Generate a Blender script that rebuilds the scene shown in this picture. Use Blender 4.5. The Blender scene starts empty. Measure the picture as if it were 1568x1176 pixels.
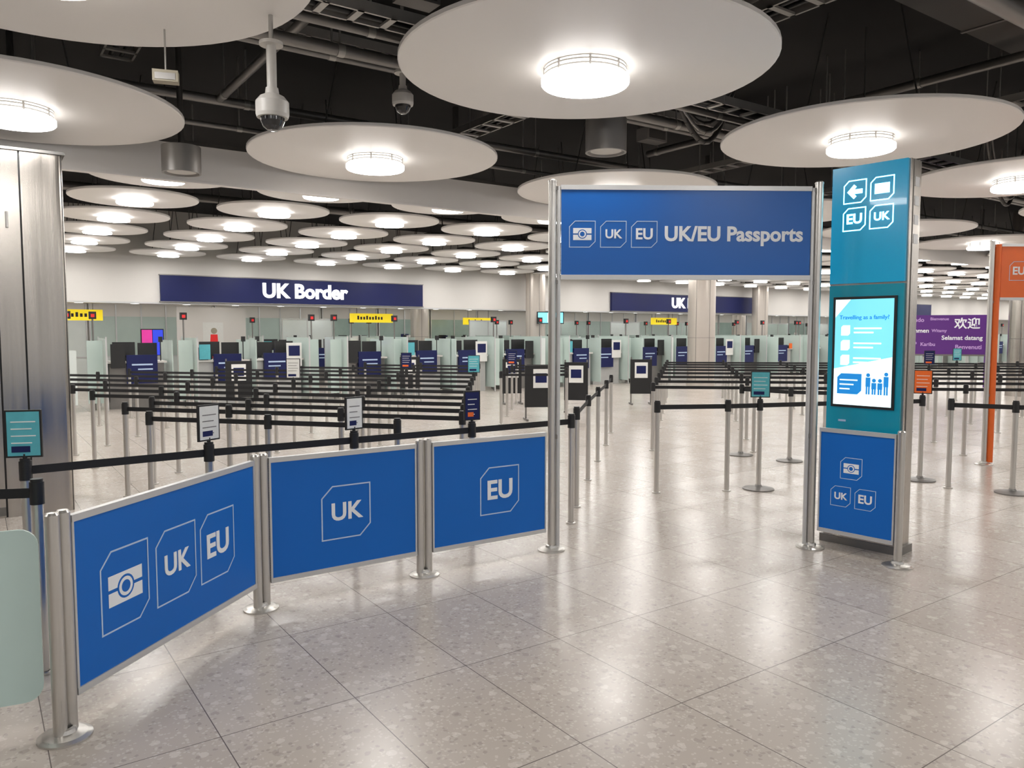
import bpy, math, random
from mathutils import Vector, Matrix
random.seed(7)
A=math.radians(35.0); CA,SA=math.cos(A),math.sin(A)
def UV(u,v): return (u*CA-v*SA, u*SA+v*CA)
def toUV(x,y): return (x*CA+y*SA, -x*SA+y*CA)
scene=bpy.context.scene
COL=scene.collection
try: scene.view_settings.view_transform='Standard'
except Exception: pass

# ------------------------------------------------------------ materials
MATS={}
def mat(name,col,rough=.5,metal=0.0,emis=None,es=0.0,noise=0.0,nscale=8.0,stretch=None,bump=0.0,coat=0.0,spec=.5,rvar=.06):
    m=bpy.data.materials.new(name); m.use_nodes=True
    nt=m.node_tree; b=nt.nodes['Principled BSDF']
    c=(col[0],col[1],col[2],1)
    b.inputs['Base Color'].default_value=c
    b.inputs['Roughness'].default_value=rough
    b.inputs['Metallic'].default_value=metal
    b.inputs['Coat Weight'].default_value=coat
    b.inputs['Specular IOR Level'].default_value=spec
    if emis:
        b.inputs['Emission Color'].default_value=(*emis,1); b.inputs['Emission Strength'].default_value=es
    if noise or bump:
        tc=nt.nodes.new('ShaderNodeTexCoord'); mp=nt.nodes.new('ShaderNodeMapping')
        if stretch: mp.inputs['Scale'].default_value=stretch
        nz=nt.nodes.new('ShaderNodeTexNoise'); nz.inputs['Scale'].default_value=nscale; nz.inputs['Detail'].default_value=4
        nt.links.new(tc.outputs['Object'],mp.inputs[0]); nt.links.new(mp.outputs[0],nz.inputs['Vector'])
        if noise:
            mx=nt.nodes.new('ShaderNodeMix'); mx.data_type='RGBA'
            mx.inputs['A'].default_value=tuple(x*(1-noise) for x in col)+(1,)
            mx.inputs['B'].default_value=tuple(min(1,x*(1+noise)) for x in col)+(1,)
            nt.links.new(nz.outputs['Fac'],mx.inputs['Factor']); nt.links.new(mx.outputs['Result'],b.inputs['Base Color'])
            mr=nt.nodes.new('ShaderNodeMapRange'); mr.inputs['To Min'].default_value=max(0,rough-rvar); mr.inputs['To Max'].default_value=rough+rvar
            nt.links.new(nz.outputs['Fac'],mr.inputs['Value']); nt.links.new(mr.outputs[0],b.inputs['Roughness'])
        if bump:
            bp=nt.nodes.new('ShaderNodeBump'); bp.inputs['Strength'].default_value=bump; bp.inputs['Distance'].default_value=.01
            nt.links.new(nz.outputs['Fac'],bp.inputs['Height']); nt.links.new(bp.outputs[0],b.inputs['Normal'])
    MATS[name]=m
    return m
mat('steel',(.62,.60,.57),.30,.9,noise=.08,nscale=6,stretch=(30,30,.6))
mat('steel_wall',(.50,.465,.425),.24,.97,noise=.16,nscale=3,stretch=(5,5,.12),rvar=.10,bump=.10)  # brushed steel; stretched noise also paints vertical reflection bands into its colour
mat('steel_dark',(.22,.21,.20),.4,.8,noise=.1)
mat('alu',(.62,.62,.62),.38,.55,noise=.05)
mat('black',(.012,.012,.013),.45,noise=.2)
mat('belt',(.010,.010,.012),.7,noise=.2,nscale=60)
mat('blue',(.002,.135,.54),.45,noise=.04,nscale=2,spec=.35)
mat('blue_banner',(.003,.115,.46),.34,noise=.05,nscale=2,spec=.5)
mat('navy',(.008,.013,.085),.45,noise=.08,nscale=2,spec=.3)
mat('white_print',(.85,.87,.9),.5,noise=.02)
mat('ring_print',(.48,.62,.82),.5,noise=.02)
mat('white_lit',(.9,.9,.9),.5,emis=(1,1,1),es=.9,noise=.01)
mat('teal',(.008,.27,.38),.22,emis=(.0,.22,.32),es=.12,noise=.06,nscale=2,coat=.3)
mat('teal_top',(.006,.25,.44),.22,emis=(.0,.27,.48),es=.40,noise=.05,nscale=2,coat=.3)
mat('screen',(.25,.6,.7),.2,emis=(.16,.72,.90),es=.85,noise=.04,nscale=2)
mat('screen_white',(.8,.9,.9),.2,emis=(.72,.97,1),es=1.0,noise=.02)
mat('screen_blue',(.02,.2,.5),.2,emis=(.01,.22,.62),es=.8,noise=.02)
mat('icon_lit',(.5,.9,1),.2,emis=(.42,.95,1),es=3.0,noise=.02)
mat('disc',(.90,.88,.86),.40,noise=.015,nscale=1.5)
mat('disc_top',(.25,.24,.23),.6,noise=.05)
mat('opal',(1,1,1),.4,emis=(1,.98,.95),es=32,noise=.01)
mat('opal_side',(1,1,1),.4,emis=(1,.97,.93),es=3.2,noise=.01)
mat('opal_core',(1,1,1),.4,emis=(1,.96,.91),es=3.4,noise=.01)
mat('wall_white',(.74,.71,.675),.55,noise=.03,nscale=1.5)
mat('beam',(.88,.86,.84),.5,noise=.04,nscale=1.5)
mat('void',(.012,.011,.011),.8,noise=.3,nscale=1.5)
mat('duct',(.10,.095,.09),.45,.4,noise=.25,nscale=3)
mat('pipe',(.28,.27,.26),.4,.6,noise=.2,nscale=3)
mat('tray',(.46,.45,.43),.40,.6,noise=.2,nscale=5)
mat('cctv',(.62,.60,.57),.4,noise=.05)
mat('beige',(.40,.36,.27),.5,noise=.05)
mat('dome',(.02,.02,.022),.08,coat=.5,noise=.05)
mat('orange',(.84,.15,.02),.4,noise=.05)
mat('purple',(.10,.018,.20),.45,noise=.06,nscale=2)
mat('lilac',(.55,.35,.7),.5,noise=.05)
mat('yellow',(.95,.72,.02),.5,emis=(1,.75,.02),es=.5,noise=.02)
mat('red',(.6,.02,.02),.4,emis=(.8,.02,.02),es=.3,noise=.05)
mat('frost',(.52,.62,.58),.15,noise=.08,nscale=2)
mat('frost_white',(.74,.79,.77),.18,noise=.06,nscale=2)
mat('frost_near',(.54,.69,.66),.25,noise=.04,nscale=3)
mat('office',(.36,.47,.43),.12,noise=.35,nscale=1.2)
mat('desk',(.46,.46,.45),.4,noise=.08)
mat('teal_card',(.10,.45,.52),.5,noise=.15,nscale=20)
mat('paper',(.80,.80,.77),.5,noise=.06,nscale=30)
mat('magenta',(.5,.03,.25),.4,emis=(.8,.05,.35),es=.6,noise=.4,nscale=3)
mat('cobalt',(.02,.03,.5),.4,emis=(.05,.1,.95),es=.6,noise=.3,nscale=3)
mat('glow',(1,1,1),.5,emis=(1,.99,.96),es=17,noise=.01)
mat('col',(.55,.50,.45),.35,.5,noise=.06,nscale=2)

def floor_mat():
    m=bpy.data.materials.new('terrazzo_tiles'); m.use_nodes=True; nt=m.node_tree; N=nt.nodes; L=nt.links
    b=N['Principled BSDF']; tc=N.new('ShaderNodeTexCoord')
    mp=N.new('ShaderNodeMapping'); mp.inputs['Location'].default_value=(.41,.35,0)
    L.new(tc.outputs['Object'],mp.inputs[0])
    br=N.new('ShaderNodeTexBrick'); br.offset=0; br.squash=1
    br.inputs['Scale'].default_value=1; br.inputs['Brick Width'].default_value=.6; br.inputs['Row Height'].default_value=.9
    br.inputs['Mortar Size'].default_value=.0023; br.inputs['Mortar Smooth'].default_value=.1
    br.inputs['Color1'].default_value=(.455,.400,.352,1); br.inputs['Color2'].default_value=(.505,.45,.40,1); br.inputs['Mortar'].default_value=(.5,.45,.4,1)
    L.new(mp.outputs[0],br.inputs['Vector'])
    nw=N.new('ShaderNodeTexNoise'); nw.inputs['Scale'].default_value=40; L.new(tc.outputs['Object'],nw.inputs['Vector'])
    va=N.new('ShaderNodeVectorMath'); va.operation='SCALE'; va.inputs['Scale'].default_value=.025; L.new(nw.outputs['Color'],va.inputs[0])
    vb=N.new('ShaderNodeVectorMath'); vb.operation='ADD'; L.new(tc.outputs['Object'],vb.inputs[0]); L.new(va.outputs[0],vb.inputs[1])
    def chips(scale,thr,col,prev,amt):
        vo=N.new('ShaderNodeTexVoronoi'); vo.inputs['Scale'].default_value=scale
        L.new(vb.outputs[0],vo.inputs['Vector'])
        sep=N.new('ShaderNodeSeparateColor'); L.new(vo.outputs['Color'],sep.inputs[0])
        g=N.new('ShaderNodeMath'); g.operation='GREATER_THAN'; g.inputs[1].default_value=thr; L.new(sep.outputs[0],g.inputs[0])
        lt=N.new('ShaderNodeMath'); lt.operation='LESS_THAN'; lt.inputs[1].default_value=.45; L.new(vo.outputs['Distance'],lt.inputs[0])
        mu=N.new('ShaderNodeMath'); mu.operation='MULTIPLY'; L.new(g.outputs[0],mu.inputs[0]); L.new(lt.outputs[0],mu.inputs[1])
        m2=N.new('ShaderNodeMath'); m2.operation='MULTIPLY'; m2.inputs[1].default_value=amt; L.new(mu.outputs[0],m2.inputs[0])
        mx=N.new('ShaderNodeMix'); mx.data_type='RGBA'; L.new(m2.outputs[0],mx.inputs['Factor']); L.new(prev,mx.inputs['A']); mx.inputs['B'].default_value=col
        return mx.outputs['Result']
    c=chips(60,.68,(.68,.64,.59,1),br.outputs['Color'],.38)
    c=chips(45,.84,(.25,.215,.19,1),c,.40)
    c=chips(21,.88,(.70,.66,.61,1),c,.42)
    c=chips(24,.94,(.30,.26,.23,1),c,.42)
    c=chips(13,.96,(.64,.59,.54,1),c,.45)
    nz=N.new('ShaderNodeTexNoise'); nz.inputs['Scale'].default_value=1.0; nz.inputs['Detail'].default_value=3; L.new(tc.outputs['Object'],nz.inputs['Vector'])
    hs=N.new('ShaderNodeMapRange'); hs.inputs['To Min'].default_value=.95; hs.inputs['To Max'].default_value=1.05; L.new(nz.outputs['Fac'],hs.inputs['Value'])
    vm=N.new('ShaderNodeVectorMath'); vm.operation='SCALE'; L.new(c,vm.inputs[0]); L.new(hs.outputs[0],vm.inputs['Scale'])
    mj=N.new('ShaderNodeMix'); mj.data_type='RGBA'; L.new(br.outputs['Fac'],mj.inputs['Factor']); L.new(vm.outputs[0],mj.inputs['A']); mj.inputs['B'].default_value=(.13,.11,.10,1)
    L.new(mj.outputs['Result'],b.inputs['Base Color'])
    rr=N.new('ShaderNodeMapRange'); rr.inputs['To Min'].default_value=.19; rr.inputs['To Max'].default_value=.27; L.new(nz.outputs['Fac'],rr.inputs['Value'])
    L.new(rr.outputs[0],b.inputs['Roughness'])
    b.inputs['Specular IOR Level'].default_value=.5
    MATS['floor']=m
floor_mat()

# ------------------------------------------------------------ mesh builder
class MB:
    def __init__(s): s.V=[];s.F=[];s.M=[];s.S=[];s.mats=[]
    def mi(s,m):
        if m not in s.mats: s.mats.append(m)
        return s.mats.index(m)
    def face(s,pts,m,smooth=False):
        n=len(s.V); s.V+= [tuple(p) for p in pts]; s.F.append(list(range(n,n+len(pts)))); s.M.append(s.mi(m)); s.S.append(smooth)
    def box(s,x0,x1,y0,y1,z0,z1,m):
        n=len(s.V)
        s.V+=[(x0,y0,z0),(x1,y0,z0),(x1,y1,z0),(x0,y1,z0),(x0,y0,z1),(x1,y0,z1),(x1,y1,z1),(x0,y1,z1)]
        for f in [(3,2,1,0),(4,5,6,7),(0,1,5,4),(1,2,6,5),(2,3,7,6),(3,0,4,7)]:
            s.F.append([n+i for i in f]); s.M.append(s.mi(m)); s.S.append(False)
    def obox(s,p0,p1,w,z0,z1,m):
        d=Vector((p1[0]-p0[0],p1[1]-p0[1])); d.normalize(); q=Vector((-d.y,d.x))*w/2
        c=[(p0[0]-q.x,p0[1]-q.y),(p1[0]-q.x,p1[1]-q.y),(p1[0]+q.x,p1[1]+q.y),(p0[0]+q.x,p0[1]+q.y)]
        n=len(s.V); s.V+=[(a,b,z0) for a,b in c]+[(a,b,z1) for a,b in c]
        for f in [(3,2,1,0),(4,5,6,7),(0,1,5,4),(1,2,6,5),(2,3,7,6),(3,0,4,7)]:
            s.F.append([n+i for i in f]); s.M.append(s.mi(m)); s.S.append(False)
    def cyl(s,p0,p1,r,m,seg=16,r2=None,caps=True):
        p0=Vector(p0);p1=Vector(p1); d=(p1-p0).normalized(); r2=r if r2 is None else r2
        a=d.orthogonal().normalized(); b=d.cross(a)
        n=len(s.V)
        for i in range(seg):
            t=2*math.pi*i/seg; o=a*math.cos(t)+b*math.sin(t)
            s.V.append(tuple(p0+o*r)); s.V.append(tuple(p1+o*r2))
        for i in range(seg):
            j=(i+1)%seg; s.F.append([n+2*i,n+2*j,n+2*j+1,n+2*i+1]); s.M.append(s.mi(m)); s.S.append(True)
        if caps:
            s.face([p0+(a*math.cos(-2*math.pi*i/seg)+b*math.sin(-2*math.pi*i/seg))*r for i in range(seg)],m)
            s.face([p1+(a*math.cos(2*math.pi*i/seg)+b*math.sin(2*math.pi*i/seg))*r2 for i in range(seg)],m)
    def lathe(s,cx,cy,prof,m,seg=32,smooth=True):
        for k in range(len(prof)-1):
            (r0,z0),(r1,z1)=prof[k],prof[k+1]
            n=len(s.V)
            if abs(z0-z1)<1e-6 and (r0<1e-6 or r1<1e-6):
                r=max(r0,r1); pts=[(cx+r*math.cos(2*math.pi*i/seg),cy+r*math.sin(2*math.pi*i/seg),z0) for i in range(seg)]
                if r0<r1: pts=pts[::-1]
                s.face(pts,m); continue
            for i in range(seg):
                t=2*math.pi*i/seg; c,w=math.cos(t),math.sin(t)
                s.V.append((cx+r0*c,cy+r0*w,z0)); s.V.append((cx+r1*c,cy+r1*w,z1))
            for i in range(seg):
                j=(i+1)%seg; s.F.append([n+2*i,n+2*j,n+2*j+1,n+2*i+1]); s.M.append(s.mi(m)); s.S.append(smooth and abs(z0-z1)>1e-6)
    def prism(s,pts,y0,y1,m):
        s.face([(x,y0,z) for x,z in pts],m); s.face([(x,y1,z) for x,z in pts[::-1]],m)
        k=len(pts)
        for i in range(k):
            j=(i+1)%k; s.face([(pts[i][0],y1,pts[i][1]),(pts[j][0],y1,pts[j][1]),(pts[j][0],y0,pts[j][1]),(pts[i][0],y0,pts[i][1])],m)
    def loop(s,outer,inner,y0,y1,m):
        k=len(outer)
        for i in range(k):
            j=(i+1)%k
            s.face([(outer[i][0],y0,outer[i][1]),(outer[j][0],y0,outer[j][1]),(inner[j][0],y0,inner[j][1]),(inner[i][0],y0,inner[i][1])],m)
            s.face([(outer[i][0],y1,outer[i][1]),(outer[j][0],y1,outer[j][1]),(outer[j][0],y0,outer[j][1]),(outer[i][0],y0,outer[i][1])],m)
    def mesh(s,name):
        me=bpy.data.meshes.new(name); me.from_pydata(s.V,[],s.F)
        for m in s.mats: me.materials.append(MATS[m])
        me.polygons.foreach_set('material_index',s.M); me.polygons.foreach_set('use_smooth',s.S); me.update()
        return me
    def obj(s,name,loc=(0,0,0),rz=0.0,parent=None):
        return inst(name,s.mesh(name),loc,rz,parent)
def inst(name,me,loc=(0,0,0),rz=0.0,parent=None):
    o=bpy.data.objects.new(name,me); COL.objects.link(o); o.location=loc; o.rotation_euler=(0,0,rz)
    if parent: o.parent=parent
    return o
def bobj(mb,name,parent=None): return mb.obj(name,rz=A,parent=parent)

def text(body,parent,x,z,width,m,y=-.02,bold=.024,name='lettering',ext=.0015,align='CENTER'):
    cu=bpy.data.curves.new(name,'FONT'); cu.body=body; cu.size=1; cu.offset=bold; cu.extrude=0; cu.align_x=align; cu.align_y='CENTER'
    cu.materials.append(MATS[m]); cu.resolution_u=4
    o=bpy.data.objects.new(name,cu); COL.objects.link(o)
    bpy.context.view_layer.update(); w=max(o.dimensions.x,.01)
    sc=width/w
    cu.extrude=ext/sc
    o.scale=(sc,sc,sc); o.rotation_euler=(math.pi/2,0,0); o.location=(x,y,z); o.parent=parent
    return o

def chamf(cx,cz,w,h,c):
    x0,x1,z0,z1=cx-w/2,cx+w/2,cz-h/2,cz+h/2
    return [(x0,z0),(x1-c,z0),(x1,z0+c),(x1,z1),(x0+c,z1),(x0,z1-c)]
def ringlogo(mb,cx,cz,w,h,y,m='ring_print',th=None):
    th=th or .022*w+.001
    o=chamf(cx,cz,w,h,.22*w); i=chamf(cx,cz,w-2*th,h-2*th,.22*w-.586*th)
    mb.loop(o,i,y-.001,y,m)
def circ(cx,cz,r,n=24): return [(cx+r*math.cos(2*math.pi*i/n),cz+r*math.sin(2*math.pi*i/n)) for i in range(n)]
def passport(mb,cx,cz,s,y,m='white_print',bg='blue'):
    w=.62*s; h=.40*s; g=.045*s
    mb.box(cx-w/2,cx+w/2,y-.001,y,cz+g/2,cz+h/2,m); mb.box(cx-w/2,cx+w/2,y-.001,y,cz-h/2,cz-g/2,m)
    mb.prism(circ(cx,cz,.155*s),y-.0015,y-.001,bg)
    mb.prism(circ(cx,cz,.125*s),y-.002,y-.0015,m)
    mb.prism(circ(cx,cz,.080*s),y-.0025,y-.002,bg)
def logo(mb,texts,kind,cx,cz,w,y,h=None,bg='blue',m='white_print',rm='ring_print'):
    h=h or w
    ringlogo(mb,cx,cz,w,h,y,rm)
    if kind=='P': passport(mb,cx,cz,w*1.12,y,m,bg)
    else: texts.append((kind,cx,cz-.005*w,w*.64,m,y-.0012))

def tubebase(mb,x,y,m='steel'):
    mb.lathe(x,y,[(0,0),(.105,0),(.105,.008),(.085,.016),(.045,.024),(.04,.04),(.03,.045)],m,28)
# ------------------------------------------------------------ room shell
mb=MB(); mb.box(-12,64,-9,30,-.1,0,'floor'); bobj(mb,'floor')
mb=MB(); mb.box(-12,64,-9,30,4.8,4.95,'void'); bobj(mb,'ceiling')
mb=MB(); mb.box(-12,64,29,29.3,0,4.8,'wall_white'); bobj(mb,'wall_back')
mb=MB(); mb.box(62,62.3,-9,29,0,4.8,'wall_white'); bobj(mb,'wall_right')
mb=MB(); mb.box(-12.3,-12,-9,29,0,4.8,'wall_white'); bobj(mb,'wall_left')
mb=MB(); mb.box(-12,62,21.6,21.9,2.45,4.8,'wall_white'); mb.box(-12,62,21.6,21.9,2.41,2.45,'alu')
bobj(mb,'wall_bulkhead')
mb=MB(); mb.box(-12,62,21.92,29,2.62,2.75,'wall_white'); bobj(mb,'ceiling_lower')
mb=MB()
u=-6
while u<60:
    for k,v in enumerate((22.8,24.4,26.0,27.6)):
        mb.lathe(u+(k%2)*.8,v,[(0,2.60),(.16,2.60),(.17,2.62)],'glow',16)
    u+=1.6
bobj(mb,'recessed_downlights')
mb=MB(); mb.box(-12,62,9.37,9.45,3.40,3.80,'beam'); mb.box(-12,62,9.36,9.46,3.80,3.84,'duct'); mb.box(-12,62,9.36,9.46,3.38,3.40,'beam')
for k in range(14):
    uu=-10+k*5.2; mb.box(uu,uu+.06,9.38,9.44,3.8,4.8,'duct')
bobj(mb,'ceiling_beam')

# ------------------------------------------------------------ ceiling discs
def disc_geo(mb,x,y,R,r,seg=64,lseg=32,detail=True,z=3.60):
    mb.lathe(x,y,[(0,z),(R-.01,z),(R,z+.008),(R,z+.035)],'disc',seg,True)
    mb.lathe(x,y,[(R,z+.035),(R-.03,z+.045),(0,z+.045)],'disc_top',seg,True)
    d=.125 if R>1 else .075
    mb.lathe(x,y,[(0,z-d),(r-.012,z-d)],'opal',lseg)
    mb.lathe(x,y,[(r-.012,z-d),(r,z-d+.010),(r,z-d*.62),(r*.80,z-d*.62)],'opal_side',lseg)
    mb.lathe(x,y,[(r*.78,z-d*.62),(r*.78,z)],'opal_core',lseg)
    if detail:
        for zz in (z-.060,z-.030,z-.006):
            mb.lathe(x,y,[(r*.90,zz),(r*.94,zz),(r*.94,zz+.012),(r*.90,zz+.012)],'cctv',lseg)
        for i in range(8):
            t=2*math.pi*i/8+.2; c,w=math.cos(t),math.sin(t)
            mb.cyl((x+r*.92*c,y+r*.92*w,z-d*.62),(x+r*.92*c,y+r*.92*w,z),.010,'cctv',6)
    for i in range(3):
        t=2*math.pi*i/3+.5; q=R*.45
        mb.cyl((x+q*math.cos(t),y+q*math.sin(t),z+.03),(x+q*math.cos(t)*.6,y+q*math.sin(t)*.6,4.8),.008,'duct',6)
    mb.box(x-.16,x+.16,y-.16,y+.16,z+.04,z+.16,'duct')
mb=MB(); disc_geo(mb,0,0,1.35,.32); big=mb.mesh('ceiling_disc_light')
for i in range(-2,16):
    for j in range(-2,2):
        uu=3.73+3.58*i+((.20 if j==0 else .22) if i<0 else 0); vv=4.40+3.56*j+(.22 if (i<0 and j==0) else 0)
        if uu>60: continue
        X,Y=UV(uu,vv); inst('ceiling_disc_light',big,(X,Y,0),A)
mb=MB(); disc_geo(mb,0,0,.86,.25,48,20,False); small=mb.mesh('small_ceiling_disc_light')
for j in range(0,6):
    for i in range(-5,28):
        uu=4.03+2.02*i; vv=10.34+2.02*j
        if uu>60: continue
        X,Y=UV(uu,vv); inst('small_ceiling_disc_light',small,(X,Y,0),A)

# ------------------------------------------------------------ services in the void
def tray(name,p0,p1,z,w=.3,zt=4.8):
    mb=MB(); L=(Vector(p1)-Vector(p0)).length
    mb.box(0,L,-w/2,-w/2+.02,z,z+.08,'tray'); mb.box(0,L,w/2-.02,w/2,z,z+.08,'tray')
    k=0
    while k*.25<L:
        mb.box(k*.25,k*.25+.05,-w/2,w/2,z,z+.02,'tray')
        if k%8==0:
            for sgn in (-1,1): mb.cyl((k*.25+.02,sgn*w/2,z),(k*.25+.02,sgn*w/2,zt),.008,'tray',6)
        k+=1
    mb.cyl((0,-.05,z+.04),(L,-.05,z+.04),.022,'black',8); mb.cyl((0,.04,z+.045),(L,.04,z+.045),.028,'black',8)
    X0,Y0=UV(*p0); X1,Y1=UV(*p1)
    mb.obj(name,(X0,Y0,0),math.atan2(Y1-Y0,X1-X0))
def pipe(name,p0,p1,z,r,m='pipe'):
    mb=MB(); L=(Vector(p1)-Vector(p0)).length
    mb.cyl((0,0,z),(L,0,z),r,m,16)
    x=.6
    while x<L:
        mb.cyl((x,0,z-r),(x,0,4.8),.01,'tray',6); mb.cyl((x-.03,0,z),(x+.03,0,z),r*1.12,'tray',16); x+=2.0
    X0,Y0=UV(*p0); X1,Y1=UV(*p1)
    mb.obj(name,(X0,Y0,0),math.atan2(Y1-Y0,X1-X0))
tray('cable_tray',(-8,5.15),(40,5.15),3.88,.22)
tray('cable_tray',(-8,6.85),(40,6.85),4.28)
tray('cable_tray',(5.15,-6),(5.15,8.8),4.12)
tray('cable_tray',(9.2,-6),(9.2,8.8),4.10)
tray('cable_tray',(1.3,-4),(1.3,8.8),4.42)
tray('cable_tray',(12.6,-6),(12.6,8.8),4.14)
tray('cable_tray',(-8,1.9),(40,1.9),4.3)
pipe('ceiling_pipe',(-8,5.6),(40,5.6),3.98,.035)
pipe('ceiling_pipe',(-8,6.2),(40,6.2),4.02,.05)
pipe('ceiling_pipe',(-8,6.38),(40,6.38),4.02,.03)
pipe('ceiling_pipe',(-8,2.5),(40,2.5),3.9,.07)
pipe('ceiling_pipe',(5.75,-6),(5.75,8.8),4.62,.08,'duct')
pipe('ceiling_pipe',(2.3,-6),(2.3,8.8),4.20,.04)
pipe('ceiling_pipe',(8.75,-6),(8.75,8.8),4.45,.05)
pipe('ceiling_pipe',(1.9,6.6),(6.0,3.4),4.66,.045,'tray')
pipe('ceiling_pipe',(-8,8.85),(40,8.85),4.2,.05)
pipe('ceiling_pipe',(-8,9.15),(40,9.15),4.0,.03)
pipe('ceiling_pipe',(0,11.35),(50,11.35),4.2,.06)
pipe('ceiling_pipe',(0,15.4),(50,15.4),4.2,.08)
mb=MB()
for (a,b,c,d) in [(-6,30,3.3,3.8),(-6,30,7.3,7.9)]:
    mb.box(a,b,c,d,4.60,4.78,'duct')
    for k in range(int((b-a)/1.4)): mb.box(a+k*1.4,a+k*1.4+.04,c-.02,d+.02,4.59,4.8,'pipe')
bobj(mb,'ventilation_duct')
mb=MB()
for vv in (1.0,):
    mb.box(-6,40,vv-.06,vv+.06,4.0,4.08,'duct'); mb.box(-6,40,vv-.06,vv+.06,4.7,4.8,'duct')
    k=-6
    while k<40:
        mb.cyl((k,vv,4.05),(k+.8,vv,4.72),.03,'duct',8); mb.cyl((k+.8,vv,4.72),(k+1.6,vv,4.05),.03,'duct',8); k+=1.6
bobj(mb,'roof_truss')
for (uu,vv,du) in [(6.0,5.85,1.3),(9.9,5.85,1.2),(13.4,5.85,1.4),(6.3,2.15,1.2)]:
    mb=MB()
    for q in range(4):
        pr=None
        for k in range(15):
            t=k/14; p=(uu+du*t+.04*q,vv+.04*q+.03*math.sin(t*5+q),4.79-(.72+.09*q)*math.sin(t*math.pi)**.8)
            if pr: mb.cyl(pr,p,.012+.006*q,('pipe','duct','tray','duct')[q],8,caps=False)
            pr=p
    bobj(mb,'loose_cable_loop')
for (uu,vv,z) in [(2.9,5.42,4.2),(6.6,6.58,3.9),(10.4,5.42,4.0),(12.1,3.0,4.2),(.8,6.6,4.0),(9.7,1.5,4.2),(4.3,6.6,3.95)]:
    mb=MB(); mb.box(-.16,.16,-.09,.09,z,z+.14,'pipe'); mb.box(-.13,.13,-.095,-.09,z+.02,z+.12,'duct')
    for x in (-.1,.1): mb.cyl((x,0,z+.14),(x,0,4.8),.008,'tray',6)
    X,Y=UV(uu,vv); mb.obj('junction_box',(X,Y,0),A)
def drum(name,X,Y,r,z0,z1):
    mb=MB(); mb.lathe(X,Y,[(0,z0+.02),(r-.03,z0+.02),(r-.02,z0),(r,z0),(r,z1),(0,z1)],'pipe',32); mb.lathe(X,Y,[(0,z0+.015),(r-.05,z0+.015)],'cctv',32)
    mb.cyl((X,Y,z1-.02),(X,Y,4.8),.03,'duct',10); mb.obj(name)
drum('ceiling_speaker',-3.39,8.04,.19,3.31,3.58)
drum('ceiling_speaker',.915,7.65,.20,3.43,3.75)
def cctv(X,Y,z,top,s=1):
    mb=MB()
    mb.lathe(X,Y,[(0,z-.075*s),(.03*s,z-.07*s),(.055*s,z-.05*s),(.068*s,z-.02*s),(.07*s,z)],'dome',24)
    mb.lathe(X,Y,[(.07*s,z),(.088*s,z),(.094*s,z+.02*s),(.094*s,z+.09*s),(.07*s,z+.12*s),(.04*s,z+.135*s),(.035*s,z+.17*s),(0,z+.17*s)],'cctv',24)
    mb.cyl((X,Y,z+.15*s),(X,Y,top),.028*s,'cctv',14); mb.lathe(X,Y,[(0,top-.02),(.07,top-.02),(.07,top),(0,top)],'cctv',20)
    mb.cyl((X,Y,top),(X,Y,4.8),.014,'tray',8)
    mb.obj('dome_security_camera')
cctv(-1.46,4.80,2.99,3.44,1.05)
cctv(-.914,6.6,3.58,3.86,.95)
mb=MB(); mb.box(-.075,.075,-.04,.04,3.27,3.34,'beige'); mb.box(-.06,.06,-.045,-.04,3.28,3.32,'pipe'); mb.cyl((0,0,3.34),(0,0,4.8),.006,'tray',6); mb.obj('ceiling_sensor_box',(-2.20,5.02,0),.3)

# ------------------------------------------------------------ steel-clad column (left)
mb=MB(); HT=3.31
mb.box(-2.9,.74,8.32,9.2,0,HT,'black')
for (a,b) in ((-2.9,-1.32),(-1.305,.20),(.215,.40)):
    mb.box(a,b,8.30,9.25,0,HT,'steel_wall')
pts=[(.415,8.30)]+[(.69+.06*math.cos(t),8.36+.06*math.sin(t)) for t in [math.radians(-90+15*i) for i in range(7)]]+[(.69+.06*math.cos(t),9.19+.06*math.sin(t)) for t in [math.radians(15*i) for i in range(7)]]+[(.415,9.25)]
k=len(pts)
for i in range(k-1):
    (a,b),(c,d)=pts[i],pts[i+1]
    mb.face([(a,b,0),(c,d,0),(c,d,HT),(a,b,HT)],'steel_wall')
mb.face([(a,b,HT) for a,b in pts],'steel_wall')
mb.box(-2.92,.77,8.28,9.27,HT,HT+.025,'duct')
for (a,b) in ((-2.88,-1.32),(-1.30,.2)): mb.box(a,b,8.294,8.30,.02,.10,'steel_dark')
mb.cyl((.30,8.28,2.62),(.30,8.28,2.76),.012,'steel',8)
bobj(mb,'steel_clad_column')

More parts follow.
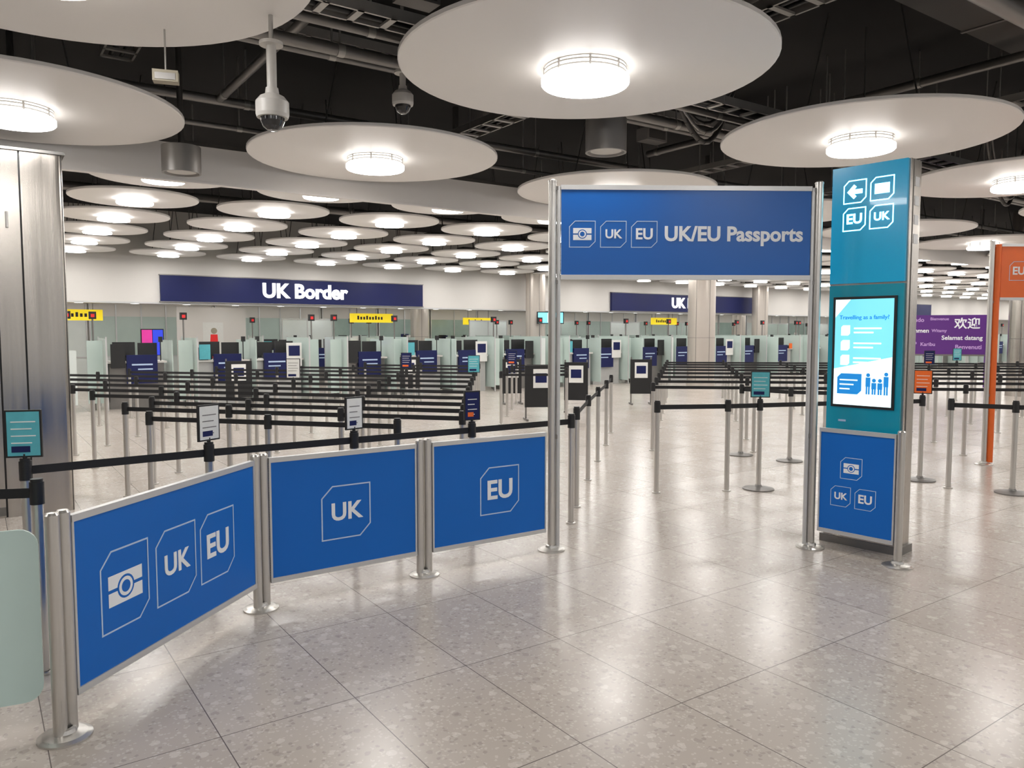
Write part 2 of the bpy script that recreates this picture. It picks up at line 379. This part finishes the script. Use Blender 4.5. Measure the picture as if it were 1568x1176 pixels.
# ------------------------------------------------------------ barrier panels
P0=(-1.868,3.116);P1=(-1.534,4.61);P2=(-.61,5.27);P3=(.305,5.882);P4=(2.34,5.954);P5=(2.794,5.448)
def put(mb,name,texts,p0,p1):
    ang=math.atan2(p1[1]-p0[1],p1[0]-p0[0]); o=mb.obj(name,(p0[0],p0[1],0),ang)
    for (b,x,z,w,m,y) in texts: text(b,o,x,z,w,m,y)
    return o
def tube(mb,x,h):
    mb.cyl((x,0,.012),(x,0,h),.0275,'steel',24); mb.lathe(x,0,[(.0275,h),(.02,h+.01),(0,h+.012)],'steel',24)
def barrier(p0,p1,logos,off0=.062,off1=.062,ztop=.90,tubes=None,base=0):
    L=math.hypot(p1[0]-p0[0],p1[1]-p0[1]); mb=MB(); T=[]
    a,b=off0,L-off1
    mb.box(a,b,-.009,.009,.17,ztop,'blue')
    for z in (.15,ztop-.005): mb.box(a,b,-.016,.016,z,z+.03,'alu')
    for x in (a,b-.012): mb.box(x,x+.012,-.014,.014,.15,ztop+.02,'alu')
    for x in tubes(a,b): tube(mb,x,ztop+.045)
    tubebase(mb,base if base is not None else b+.031,0)
    for (kd,x,z,w,h) in logos: logo(mb,T,kd,x,z,w,-.0095,h)
    return put(mb,'blue_barrier_panel',T,p0,p1)
L01=math.hypot(P1[0]-P0[0],P1[1]-P0[1])
barrier(P0,P1,[('P',.243*L01,.525,.315,.37),('UK',.482*L01,.525,.315,.37),('EU',.712*L01,.525,.315,.37)],off0=.064,tubes=lambda a,b:(a-.031,a-.087,b+.031))
barrier(P1,P2,[('UK',.56,.53,.34,.35)],tubes=lambda a,b:(a-.031,b+.031))
barrier(P2,P3,[('EU',.62,.53,.34,.35)],off1=.06,tubes=lambda a,b:(a-.031,))
barrier(P4,P5,[('P',.31,.665,.165,.165),('UK',.235,.445,.155,.155),('EU',.42,.445,.155,.155)],off0=.06,off1=.05,ztop=.93,tubes=lambda a,b:(b+.031,),base=None)

# ------------------------------------------------------------ portal sign
def gate(name,p0,p1,bm,pm,logos,txt,z0=2.12,z1=2.755,H=2.81,ringm='ring_print',pr=.016):
    L=math.hypot(p1[0]-p0[0],p1[1]-p0[1]); mb=MB(); T=[]
    for x,s in ((0,1),(L,-1)):
        mb.cyl((x,0,.01),(x,0,H),.030,'steel',28); mb.lathe(x,0,[(.030,H),(.033,H),(.033,H+.012),(.02,H+.022),(0,H+.024)],'steel',24)
        mb.cyl((x+s*(.031+pr),0,.03),(x+s*(.031+pr),0,H-.03),pr,pm,16)
        for z in (.9,2.08,2.78): mb.box(min(x,x+s*.05),max(x,x+s*.05),-.015,.015,z-.03,z,'steel_dark')
        tubebase(mb,x,0)
    a=.031+2*pr+.003
    mb.box(a,L-a,-.012,.012,z0,z1,bm)
    for z in (z0-.035,z1): mb.box(a-.004,L-a+.004,-.02,.02,z,z+.035,'alu')
    for (kd,x,z,w) in logos: logo(mb,T,kd,x,z,w,-.0125,bg=bm,rm=ringm)
    o=put(mb,name,T,p0,p1)
    if txt: text(txt[0],o,txt[1],txt[2],txt[3],'white_print',y=-.0135,bold=.03)
    return o
gate('entrance_gate_sign',P3,P4,'blue_banner','alu',[('P',.225,2.425,.20),('UK',.46,2.425,.20),('EU',.695,2.425,.20)],('UK/EU Passports',1.38,2.425,1.06))
gate('entrance_gate_sign',(6.02,9.75),(8.0,9.82),'orange','orange',[('EU',.34,2.45,.24),('UK',.62,2.45,.24)],('All other passports',1.35,2.45,1.0),pr=.040)

# ------------------------------------------------------------ information totem
F=Vector((.39,-.44)).normalized(); tp0=(2.535,6.165); TW=.58; TD=.19
mb=MB(); T=[]
mb.box(-.01,TW,.004,TD,.0,2.96,'steel_wall')
mb.box(0,TW-.015,-.02,.01,.86,2.05,'teal'); mb.box(0,TW-.015,-.02,.01,2.065,2.96,'teal_top')
mb.box(0,TW-.015,-.01,.01,.06,.85,'steel_wall')
mb.box(-.03,TW+.02,-.02,TD+.02,0,.06,'steel_dark')
mb.box(TW,TW+.004,.05,.056,.06,2.96,'steel_dark')
for k,z in enumerate((2.80,2.66,2.52,2.38)):
    mb.box(TW,TW+.003,.08,.155,z-.035,z+.035,'alu')
def licon(x,z,w,kind):
    ringlogo(mb,x,z,w,w,-.0205,'icon_lit',.008)
    if kind=='P': mb.box(x-.055,x+.055,-.022,-.0205,z-.038,z+.038,'icon_lit')
    elif kind=='A':
        mb.prism([(x-.060,z),(x-.008,z-.055),(x+.012,z-.036),(x-.006,z-.017),(x+.058,z-.017),(x+.058,z+.017),(x-.006,z+.017),(x+.012,z+.036),(x-.008,z+.055)],-.0225,-.0205,'icon_lit')
    else: T.append((kind,x,z,w*.66,'icon_lit',-.022))
licon(.18,2.765,.178,'A'); licon(.385,2.765,.178,'P'); licon(.18,2.555,.178,'EU'); licon(.385,2.555,.178,'UK')
sx0,sx1,sz0,sz1=.06,.505,1.12,1.94
mb.box(sx0-.02,sx1+.02,-.032,-.019,sz0-.02,sz1+.02,'black')
mb.box(sx0,sx1,-.034,-.031,sz0,sz1,'screen')
mb.box(sx0,sx1,-.0345,-.034,sz0,sz0+.28,'screen_white')
mb.prism([(sx0,sz0+.28),(sx1,sz0+.28),(sx1,sz0+.38)],-.0345,-.034,'screen_white')
mb.prism([(sx0,sz1-.14),(sx0+.12,sz1),(sx0,sz1)],-.0345,-.034,'screen_white')
for k in range(3):
    z=1.70-k*.115
    mb.prism(chamf(sx0+.085,z,.07,.08,.015),-.036,-.0345,'screen_white')
    mb.box(sx0+.15,sx0+.36,-.036,-.0345,z+.01,z+.022,'screen_white'); mb.box(sx0+.15,sx0+.30,-.036,-.0345,z-.022,z-.01,'screen_white')
mb.prism(chamf(sx0+.125,sz0+.165,.19,.16,.03),-.036,-.0345,'screen_blue')
for k in range(3): mb.box(sx0+.05,sx0+.19-.03*k,-.037,-.036,sz0+.19-.035*k,sz0+.20-.035*k,'screen_white')
for (x,h) in ((.27,.13),(.315,.09),(.36,.09),(.405,.14)):
    x+=sx0; z=sz0+.09
    mb.prism(circ(x,z+h+.018,.015,12),-.036,-.0345,'screen_blue')
    mb.box(x-.018,x+.018,-.036,-.0345,z+h*.45,z+h,'screen_blue'); mb.box(x-.015,x-.003,-.036,-.0345,z,z+h*.46,'screen_blue'); mb.box(x+.003,x+.015,-.036,-.0345,z,z+h*.46,'screen_blue')
mb.box(.10,.16,-.023,-.02,.985,1.0,'ring_print')
ang=math.atan2(F.y,F.x)
tot=mb.obj('information_totem',(tp0[0],tp0[1],0),ang)
for (b,x,z,w,m,y) in T: text(b,tot,x,z,w,m,y)
text('Travelling as a family?',tot,sx0+.225,1.80,.38,'screen_blue',y=-.036,bold=.01)

# ------------------------------------------------------------ belt barriers
def post(mb,x,y,base=False,seg=14,h=.90):
    mb.cyl((x,y,.0),(x,y,h-.03),.026,'steel',seg,caps=False)
    mb.cyl((x,y,h-.05),(x,y,h+.06),.033,'black',seg); mb.cyl((x,y,h+.06),(x,y,h+.075),.028,'black',seg)
    if base: mb.lathe(x,y,[(0,0),(.165,0),(.165,.012),(.10,.024),(.04,.032),(.03,.05)],'steel_dark',28)
    else: mb.lathe(x,y,[(0,0),(.045,0),(.045,.012),(.03,.016)],'steel',14)
def belt(mb,a,b,z=.905,h=.048): mb.obox(a,b,.004,z-h/2,z+h/2,'belt')
def holder_mesh(w,h,z,face):
    hm=MB(); hm.cyl((0,0,z-.03),(0,0,z+.04),.012,'black',8)
    hm.box(-w/2,w/2,-.008,.008,z+.02,z+.02+h,'black'); hm.box(-w/2+.010,w/2-.010,-.010,-.008,z+.03,z+.01+h,face)
    inner='paper' if face in('teal_card','navy','orange') else 'steel_dark'
    for q in range(4): hm.box(-w/2+.03,w/2-.03-.02*(q%2),-.011,-.010,z+h-.05-q*.04,z+h-.044-q*.04,inner)
    hm.box(-w/2+.03,w/2-.06,-.0112,-.010,z+.05,z+.085,'navy' if face!='navy' else 'orange')
    return hm
def line(pts,name='belt_queue_barrier',bases=(),holders=(),h=.048):
    mb=MB()
    o=pts[0]
    pl=[(p[0]-o[0],p[1]-o[1]) for p in pts]
    for i,p in enumerate(pl): post(mb,p[0],p[1],i in bases)
    for i in range(len(pl)-1): belt(mb,pl[i],pl[i+1],h=h)
    ob=mb.obj(name,(o[0],o[1],0))
    for (i,rz,face,w,hh,z) in holders:
        holder_mesh(w,hh,z,face).obj('post_top_sign',(pl[i][0],pl[i][1],0),rz,ob)
    return ob
row=[(-2.76,4.33)]+[UV(u,5.2) for u in (1.237,2.244,3.25,4.276)]
line(row,holders=((0,.25,'teal_card',.185,.27,.96),(1,1.1,'paper',.17,.235,.965),(2,.85,'paper',.15,.235,.965),(3,.5,'navy',.14,.235,.965)))
line([(-2.32,3.72),(-3.4,3.5),(-4.4,3.3)])
line([(.62,7.35),(.865,8.7),(1.12,10.0),(1.4,11.4),(1.65,12.8)])
line([(1.515,8.0),(2.28,8.10),(2.65,8.2),(3.6,8.45),(4.65,8.7)],bases=(2,4),holders=((2,-.2,'teal_card',.2,.28,.97),(4,-.5,'orange',.19,.27,.97)))
line([(4.72,8.25),(5.24,7.98),(6.4,7.7),(7.6,7.4)],bases=(1,))
line([(3.14,10.5),(3.63,10.0),(4.7,9.6)],bases=(0,1))
line([(6.5,8.9),(7.4,8.65),(8.3,8.4)],bases=(0,))
FACES=('teal_card','paper','orange','paper','navy')
def mrow(x0,y0,ang,n,sp,hold=None,h=.042):
    c,s=math.cos(math.radians(ang)),math.sin(math.radians(ang)); P=[]
    for k in range(n):
        p=(x0+c*sp*k,y0+s*sp*k); q=toUV(*p)
        if q[1]>17.3 or (q[1]<9.6 and q[0]<1.0): break
        P.append(p)
    H=()
    if hold is not None and hold<len(P): H=((hold,random.uniform(-.2,.5),random.choice(FACES),.21,.30,.965),)
    if len(P)>1: line(P,holders=H,h=h)
Y0=[6.35,6.95,7.6,8.3,9.1,10.0,11.0,12.1,13.3,14.6,16.0,17.5]
for k,y in enumerate(Y0):
    mrow((-.95 if k==0 else -.42-.03*k),y,180-14,(3,4,4,5,5,6)[k] if k<6 else 9,1.2 if k<4 else 1.4,hold=(k%4 if k in(6,8,9,11) else None))
for k in range(8):
    mrow(2.0+.28*k,10.9+k*1.25,-6,6+k//2,1.4,hold=(2+k//2 if k in (3,5,7) else None))
for k in range(6):
    mrow(10.6+.6*k,10.4+k*1.5,-12,6,1.5,hold=(1 if k in (1,3) else None))
for k in range(4):
    mrow(-.2+.1*k,14.0+k*1.3,4,2,1.2,hold=(0 if k==2 else None))
# dark lectern-like stands in the aisle
for (x,y,r,wd) in ((.55,14.7,.15,.62),(1.35,16.2,-.1,.5),(3.0,17.9,0,.5),(-2.6,19.6,.3,.5),(-6.0,16.9,.4,.55),(.0,18.0,.2,.45)):
    mb=MB(); mb.box(-wd/2,wd/2,-.02,.02,.25,1.05,'black'); mb.box(-wd/2,-wd/2+.04,-.2,.2,0,.04,'steel_dark'); mb.box(wd/2-.04,wd/2,-.2,.2,0,.04,'steel_dark')
    for s in (-1,1): mb.box(s*(wd/2-.02)-.015,s*(wd/2-.02)+.015,-.015,.015,.04,1.1,'steel_dark')
    mb.box(-.15,.15,-.03,-.02,.62,.98,'paper'); mb.box(-.11,.11,-.033,-.03,.72,.9,'navy')
    mb.obj('black_notice_stand',(x,y,0),r)

# frosted near screen (far left)
mb=MB()
def rr(x0,x1,z0,z1,r):
    p=[]
    for (cx,cz,a0) in ((x1-r,z0+r,-90),(x1-r,z1-r,0),(x0+r,z1-r,90),(x0+r,z0+r,180)):
        for k in range(6):
            t=math.radians(a0+k*18); p.append((cx+r*math.cos(t),cz+r*math.sin(t)))
    return p
mb.prism(rr(-1.1,0,.16,.885,.07),-.006,.006,'frost_near')
for x in (-.95,): mb.cyl((x,.035,0),(x,.035,.95),.022,'steel',16); mb.lathe(x,.035,[(0,0),(.14,0),(.14,.012),(.03,.03)],'steel_dark',24)
for x in (-.35,): mb.cyl((x,.035,0),(x,.035,.8),.018,'steel',12); mb.lathe(x,.035,[(0,0),(.1,0),(.1,.012),(.03,.02)],'steel_dark',24)
for z in (.3,.7):
    for x in (-.95,-.35): mb.cyl((x,-.01,z),(x,.03,z),.014,'steel',10)
mb.obj('frosted_glass_screen',(-1.95,3.12,0),math.radians(25))

# ------------------------------------------------------------ border signs
def bsign(u0,u1,ut):
    mb=MB(); mb.box(0,u1-u0,0,.10,2.47,3.15,'navy'); mb.box(-.02,u1-u0+.02,-.01,.10,2.45,2.475,'steel_dark'); mb.box(-.02,u1-u0+.02,-.01,.10,3.145,3.17,'steel_dark')
    X,Y=UV(u0,21.495); o=mb.obj('border_hall_sign',(X,Y,0),A)
    text('UK Border',o,ut-u0,2.81,2.5,'white_lit',y=-.01,bold=.035,ext=.02)
bsign(4.03,11.64,7.87); bsign(19.6,27.9,24.0); bsign(35.2,43,39.2)

# ------------------------------------------------------------ columns
CP=[(15.6,20.9,.33,4.8),(18.6,16.3,.42,4.8),(13.5,25.2,.33,2.62),(27.5,20.9,.33,4.8),(36,20.9,.4,4.8),(31.5,25.2,.33,2.62)]
def rcol(u,v,r,top,m='col'):
    X,Y=UV(u,v); mb=MB(); mb.lathe(0,0,[(r+.02,0),(r+.02,.12),(r,.125),(r,top)],m,40)
    mb.lathe(0,0,[(r+.006,1.5),(r+.006,1.51)],'steel_dark',40)
    for a in (-2.2,-1.2): 
        mb.box(r*math.cos(a)-.006,r*math.cos(a)+.006,r*math.sin(a)-.004,r*math.sin(a)+.01,0,top,'steel_dark')
    mb.obj('structural_column',(X,Y,0))
for c in CP: rcol(*c)
rcol(22.6,8.95,.30,4.8,'steel_wall')
mb=MB(); mb.box(-.45,.45,-.04,.04,1.95,2.35,'black'); mb.box(-.42,.42,-.045,-.04,1.98,2.32,'screen'); mb.box(-.1,.1,-.05,-.045,2.0,2.3,'screen_white'); mb.cyl((0,.05,2.1),(0,.3,2.1),.03,'black',8)
X,Y=UV(15.6,20.25); mb.obj('column_display_screen',(X+.1,Y,0),.15)

# ------------------------------------------------------------ immigration desks
def desk(flip,variant):
    mb=MB(); f=-1 if flip else 1
    def bx(x0,x1,*r):
        x0,x1=x0*f,x1*f; mb.box(min(x0,x1),max(x0,x1),*r)
    bx(-.75,.35,.0,.55,0,1.0,'desk' if variant not in(2,4) else 'steel_dark'); bx(-.80,.40,-.06,.60,1.0,1.04,'wall_white')
    bx(-.60,.02,-.10,-.02,.55,1.18,'navy'); bx(-.50,-.08,-.103,-.10,.95,.985,'ring_print'); bx(-.50,-.2,-.103,-.10,.85,.88,'ring_print')
    bx(.42,.44,-.35,1.1,.12,1.55,'frost'); bx(.48,.78,-.1,-.08,.15,1.5 if variant else 1.3,'frost_white' if variant in(0,2) else 'frost')
    bx(.42,.45,-.37,-.35,.0,1.58,'alu'); bx(.42,.45,1.1,1.12,.0,1.58,'alu')
    bx(-.88,-.86,-.35,1.1,.12,1.5,'frost')
    bx(-.2,.25,.25,.29,1.12,1.46,'black'); bx(-.02,.07,.25,.33,1.02,1.15,'black')
    bx(-.66,-.26,.3,.33,1.12,1.44,'black'); bx(-.50,-.42,.3,.36,1.02,1.15,'black')
    bx(.12,.30,.0,.16,1.04,1.16,'black')
    mb.cyl((-.7*f,.1,1.04),(-.7*f,.1,1.5),.012,'black',8); bx(-.74,-.66,.04,.12,1.46,1.58,'black')
    if variant==1: bx(.1,.34,-.12,-.09,1.06,1.40,'teal_card')
    elif variant==0: bx(.12,.28,-.12,-.09,1.04,1.24,'orange' )
    elif variant==3: bx(-.05,.33,-.12,-.09,.85,1.42,'paper'); bx(0,.28,-.125,-.12,1.1,1.35,'navy')
    else: bx(.05,.33,-.12,-.09,.9,1.42,'black'); 
    bx(-.4,.05,1.15,1.6,.46,.54,'black'); bx(-.38,.03,1.58,1.64,.6,1.30,'black'); mb.cyl((-.17*f,1.38,.05),(-.17*f,1.38,.46),.03,'black',8)
    for k in range(5):
        t=2*math.pi*k/5; mb.cyl((-.17*f,1.38,.08),(-.17*f+.28*math.cos(t),1.38+.28*math.sin(t),.03),.02,'black',6)
    mb.cyl((.64*f,.0,0),(.64*f,.0,1.98),.018,'steel_dark',8); bx(.57,.71,-.05,.04,1.96,2.12,'black'); bx(.605,.675,-.055,-.05,2.0,2.07,'red')
    return mb.mesh('immigration_desk')
D=[desk(False,0),desk(True,1),desk(False,2),desk(True,4),desk(False,3)]
def near_col(u,v): return any(abs(u-c[0])<1.25 and abs(v+.6-c[1])<1.5 for c in CP)
for i in range(29):
    u=1.0+i*1.78; v=18.5+.2*(i%2)
    X,Y=UV(u,v); inst('immigration_desk',D[(i*3+i//4)%5],(X,Y,0),A+random.uniform(-.04,.04))
for i in range(25):
    u=7.6+i*1.9; v=23.6
    if near_col(u,v): continue
    X,Y=UV(u,v); inst('immigration_desk',D[(i+1)%5],(X,Y,0),A)

for (u,v) in ((10.4,22.6),(23.5,22.6),(2.1,22.6),(36.5,22.6),(17.2,27.0)):
    X,Y=UV(u,v); mb=MB(); mb.box(-.72,.72,-.04,.04,1.98,2.26,'yellow')
    for q in range(9): mb.box(-.5+q*.1,-.44+q*.1,-.043,-.04,2.07,2.07+(.09 if q%3 else .12),'black')
    for x in (-.5,.5): mb.cyl((x,0,2.26),(x,0,2.62),.012,'steel_dark',6)
    mb.obj('yellow_hanging_sign',(X,Y,0),A)
wn=0
u=-4.0
while u<58:
    wdt=random.choice((2.4,3.2,4.0)); typ=random.choice(('office','office','frost_white','frost','paper'))
    mb=MB()
    if typ=='paper': mb.box(0,wdt-.05,0,.05,0,2.6,'wall_white')
    else:
        mb.box(0,wdt-.05,0,.05,0,.85,'frost_white'); mb.box(0,wdt-.05,.01,.05,.85,2.2,typ); mb.box(0,wdt-.05,0,.05,2.2,2.62,'wall_white')
        n=int(wdt/.8)
        for q in range(n+1):
            x=q*(wdt-.1)/n; mb.box(x,x+.04,-.03,.05,0,2.6,'alu')
        mb.box(0,wdt-.05,-.02,.05,.83,.87,'alu')
        if typ=='office':
            for q in range(4):
                x=.3+random.random()*(wdt-1.1); mb.box(x,x+.35,-.01,.01,.9+random.random()*.3,1.35+random.random()*.3,random.choice(('black','paper','navy','paper')))
    X,Y=UV(u,28.9); wn+=1; mb.obj('window_%d'%wn,(X,Y,0),A)
    u+=wdt
for k in range(13):
    u=8.8+k*3.8
    if near_col(u+.9,25.8): continue
    mb=MB(); mb.box(0,1.8,-.01,.01,.1,2.1,'frost' if k%2 else 'frost_white')
    for x in (0,.9,1.8): mb.box(x-.02,x+.02,-.02,.02,0,2.15,'alu')
    mb.box(0,1.8,-.02,.02,2.1,2.15,'alu'); mb.box(0,1.8,-.012,.012,1.3,1.36,'frost_white')
    X,Y=UV(u,26.4); mb.obj('glass_partition',(X,Y,0),A)
X,Y=UV(4.75,26.8); mb=MB(); mb.box(-.32,-.02,-.03,.03,.95,1.75,'magenta'); mb.box(.0,.30,-.03,.03,.95,1.75,'cobalt'); mb.box(-.35,.33,-.02,.04,0,.93,'desk'); mb.box(-.35,.33,0,.04,.93,1.78,'black'); mb.obj('advertising_screen',(X,Y,0),A)
X,Y=UV(6.6,26.9); mb=MB(); mb.box(-1.1,1.1,-.04,.04,0,2.5,'wall_white'); mb.box(-.3,.35,-.045,-.04,.6,2.0,'paper'); mb.prism(circ(.05,1.72,.10),-.05,-.045,'beige'); mb.prism([(-.12,.8),(.2,.8),(.16,1.6),(-.06,1.6)],-.05,-.045,'red'); mb.obj('poster_wall',(X,Y,0),A)

# purple welcome board
mb=MB(); mb.box(-1.3,1.3,-.04,.04,1.0,2.2,'purple'); mb.box(-1.3,-1.24,-.05,.05,0,2.2,'purple'); mb.box(1.24,1.3,-.05,.05,0,2.2,'purple'); mb.box(-1.3,1.3,-.05,.05,.95,1.0,'steel_dark')
wb=mb.obj('welcome_board',(13.15,23.8,0),-.35)
for (b,x,z,w,m) in (('\u6b22\u8fce',.75,1.92,.7,'white_print'),('Selamat datang',.62,1.5,1.1,'white_print'),('Willkommen',-.75,1.72,.95,'white_print'),('Bienvenue',.0,2.08,.5,'lilac'),('Witamy',.0,1.72,.42,'lilac'),('Karibu',-.3,1.3,.4,'lilac'),('Benvenuti',.8,1.22,.7,'lilac'),('Bem-vindo',-.8,2.05,.75,'lilac'),('Welcome',-.88,1.35,.55,'lilac')):
    text(b,wb,x,z,w,m,y=-.042,bold=.02)

# ------------------------------------------------------------ light / world
w=bpy.data.worlds.new('world'); scene.world=w; w.use_nodes=True
w.node_tree.nodes['Background'].inputs[0].default_value=(1,.985,.97,1); w.node_tree.nodes['Background'].inputs[1].default_value=.58

cam=bpy.data.cameras.new('camera'); co=bpy.data.objects.new('camera',cam); COL.objects.link(co)
cam.sensor_width=36; cam.lens=27.1; cam.clip_end=300
co.location=(0,0,1.69); co.rotation_euler=(math.radians(90-3.88),0,0); scene.camera=co
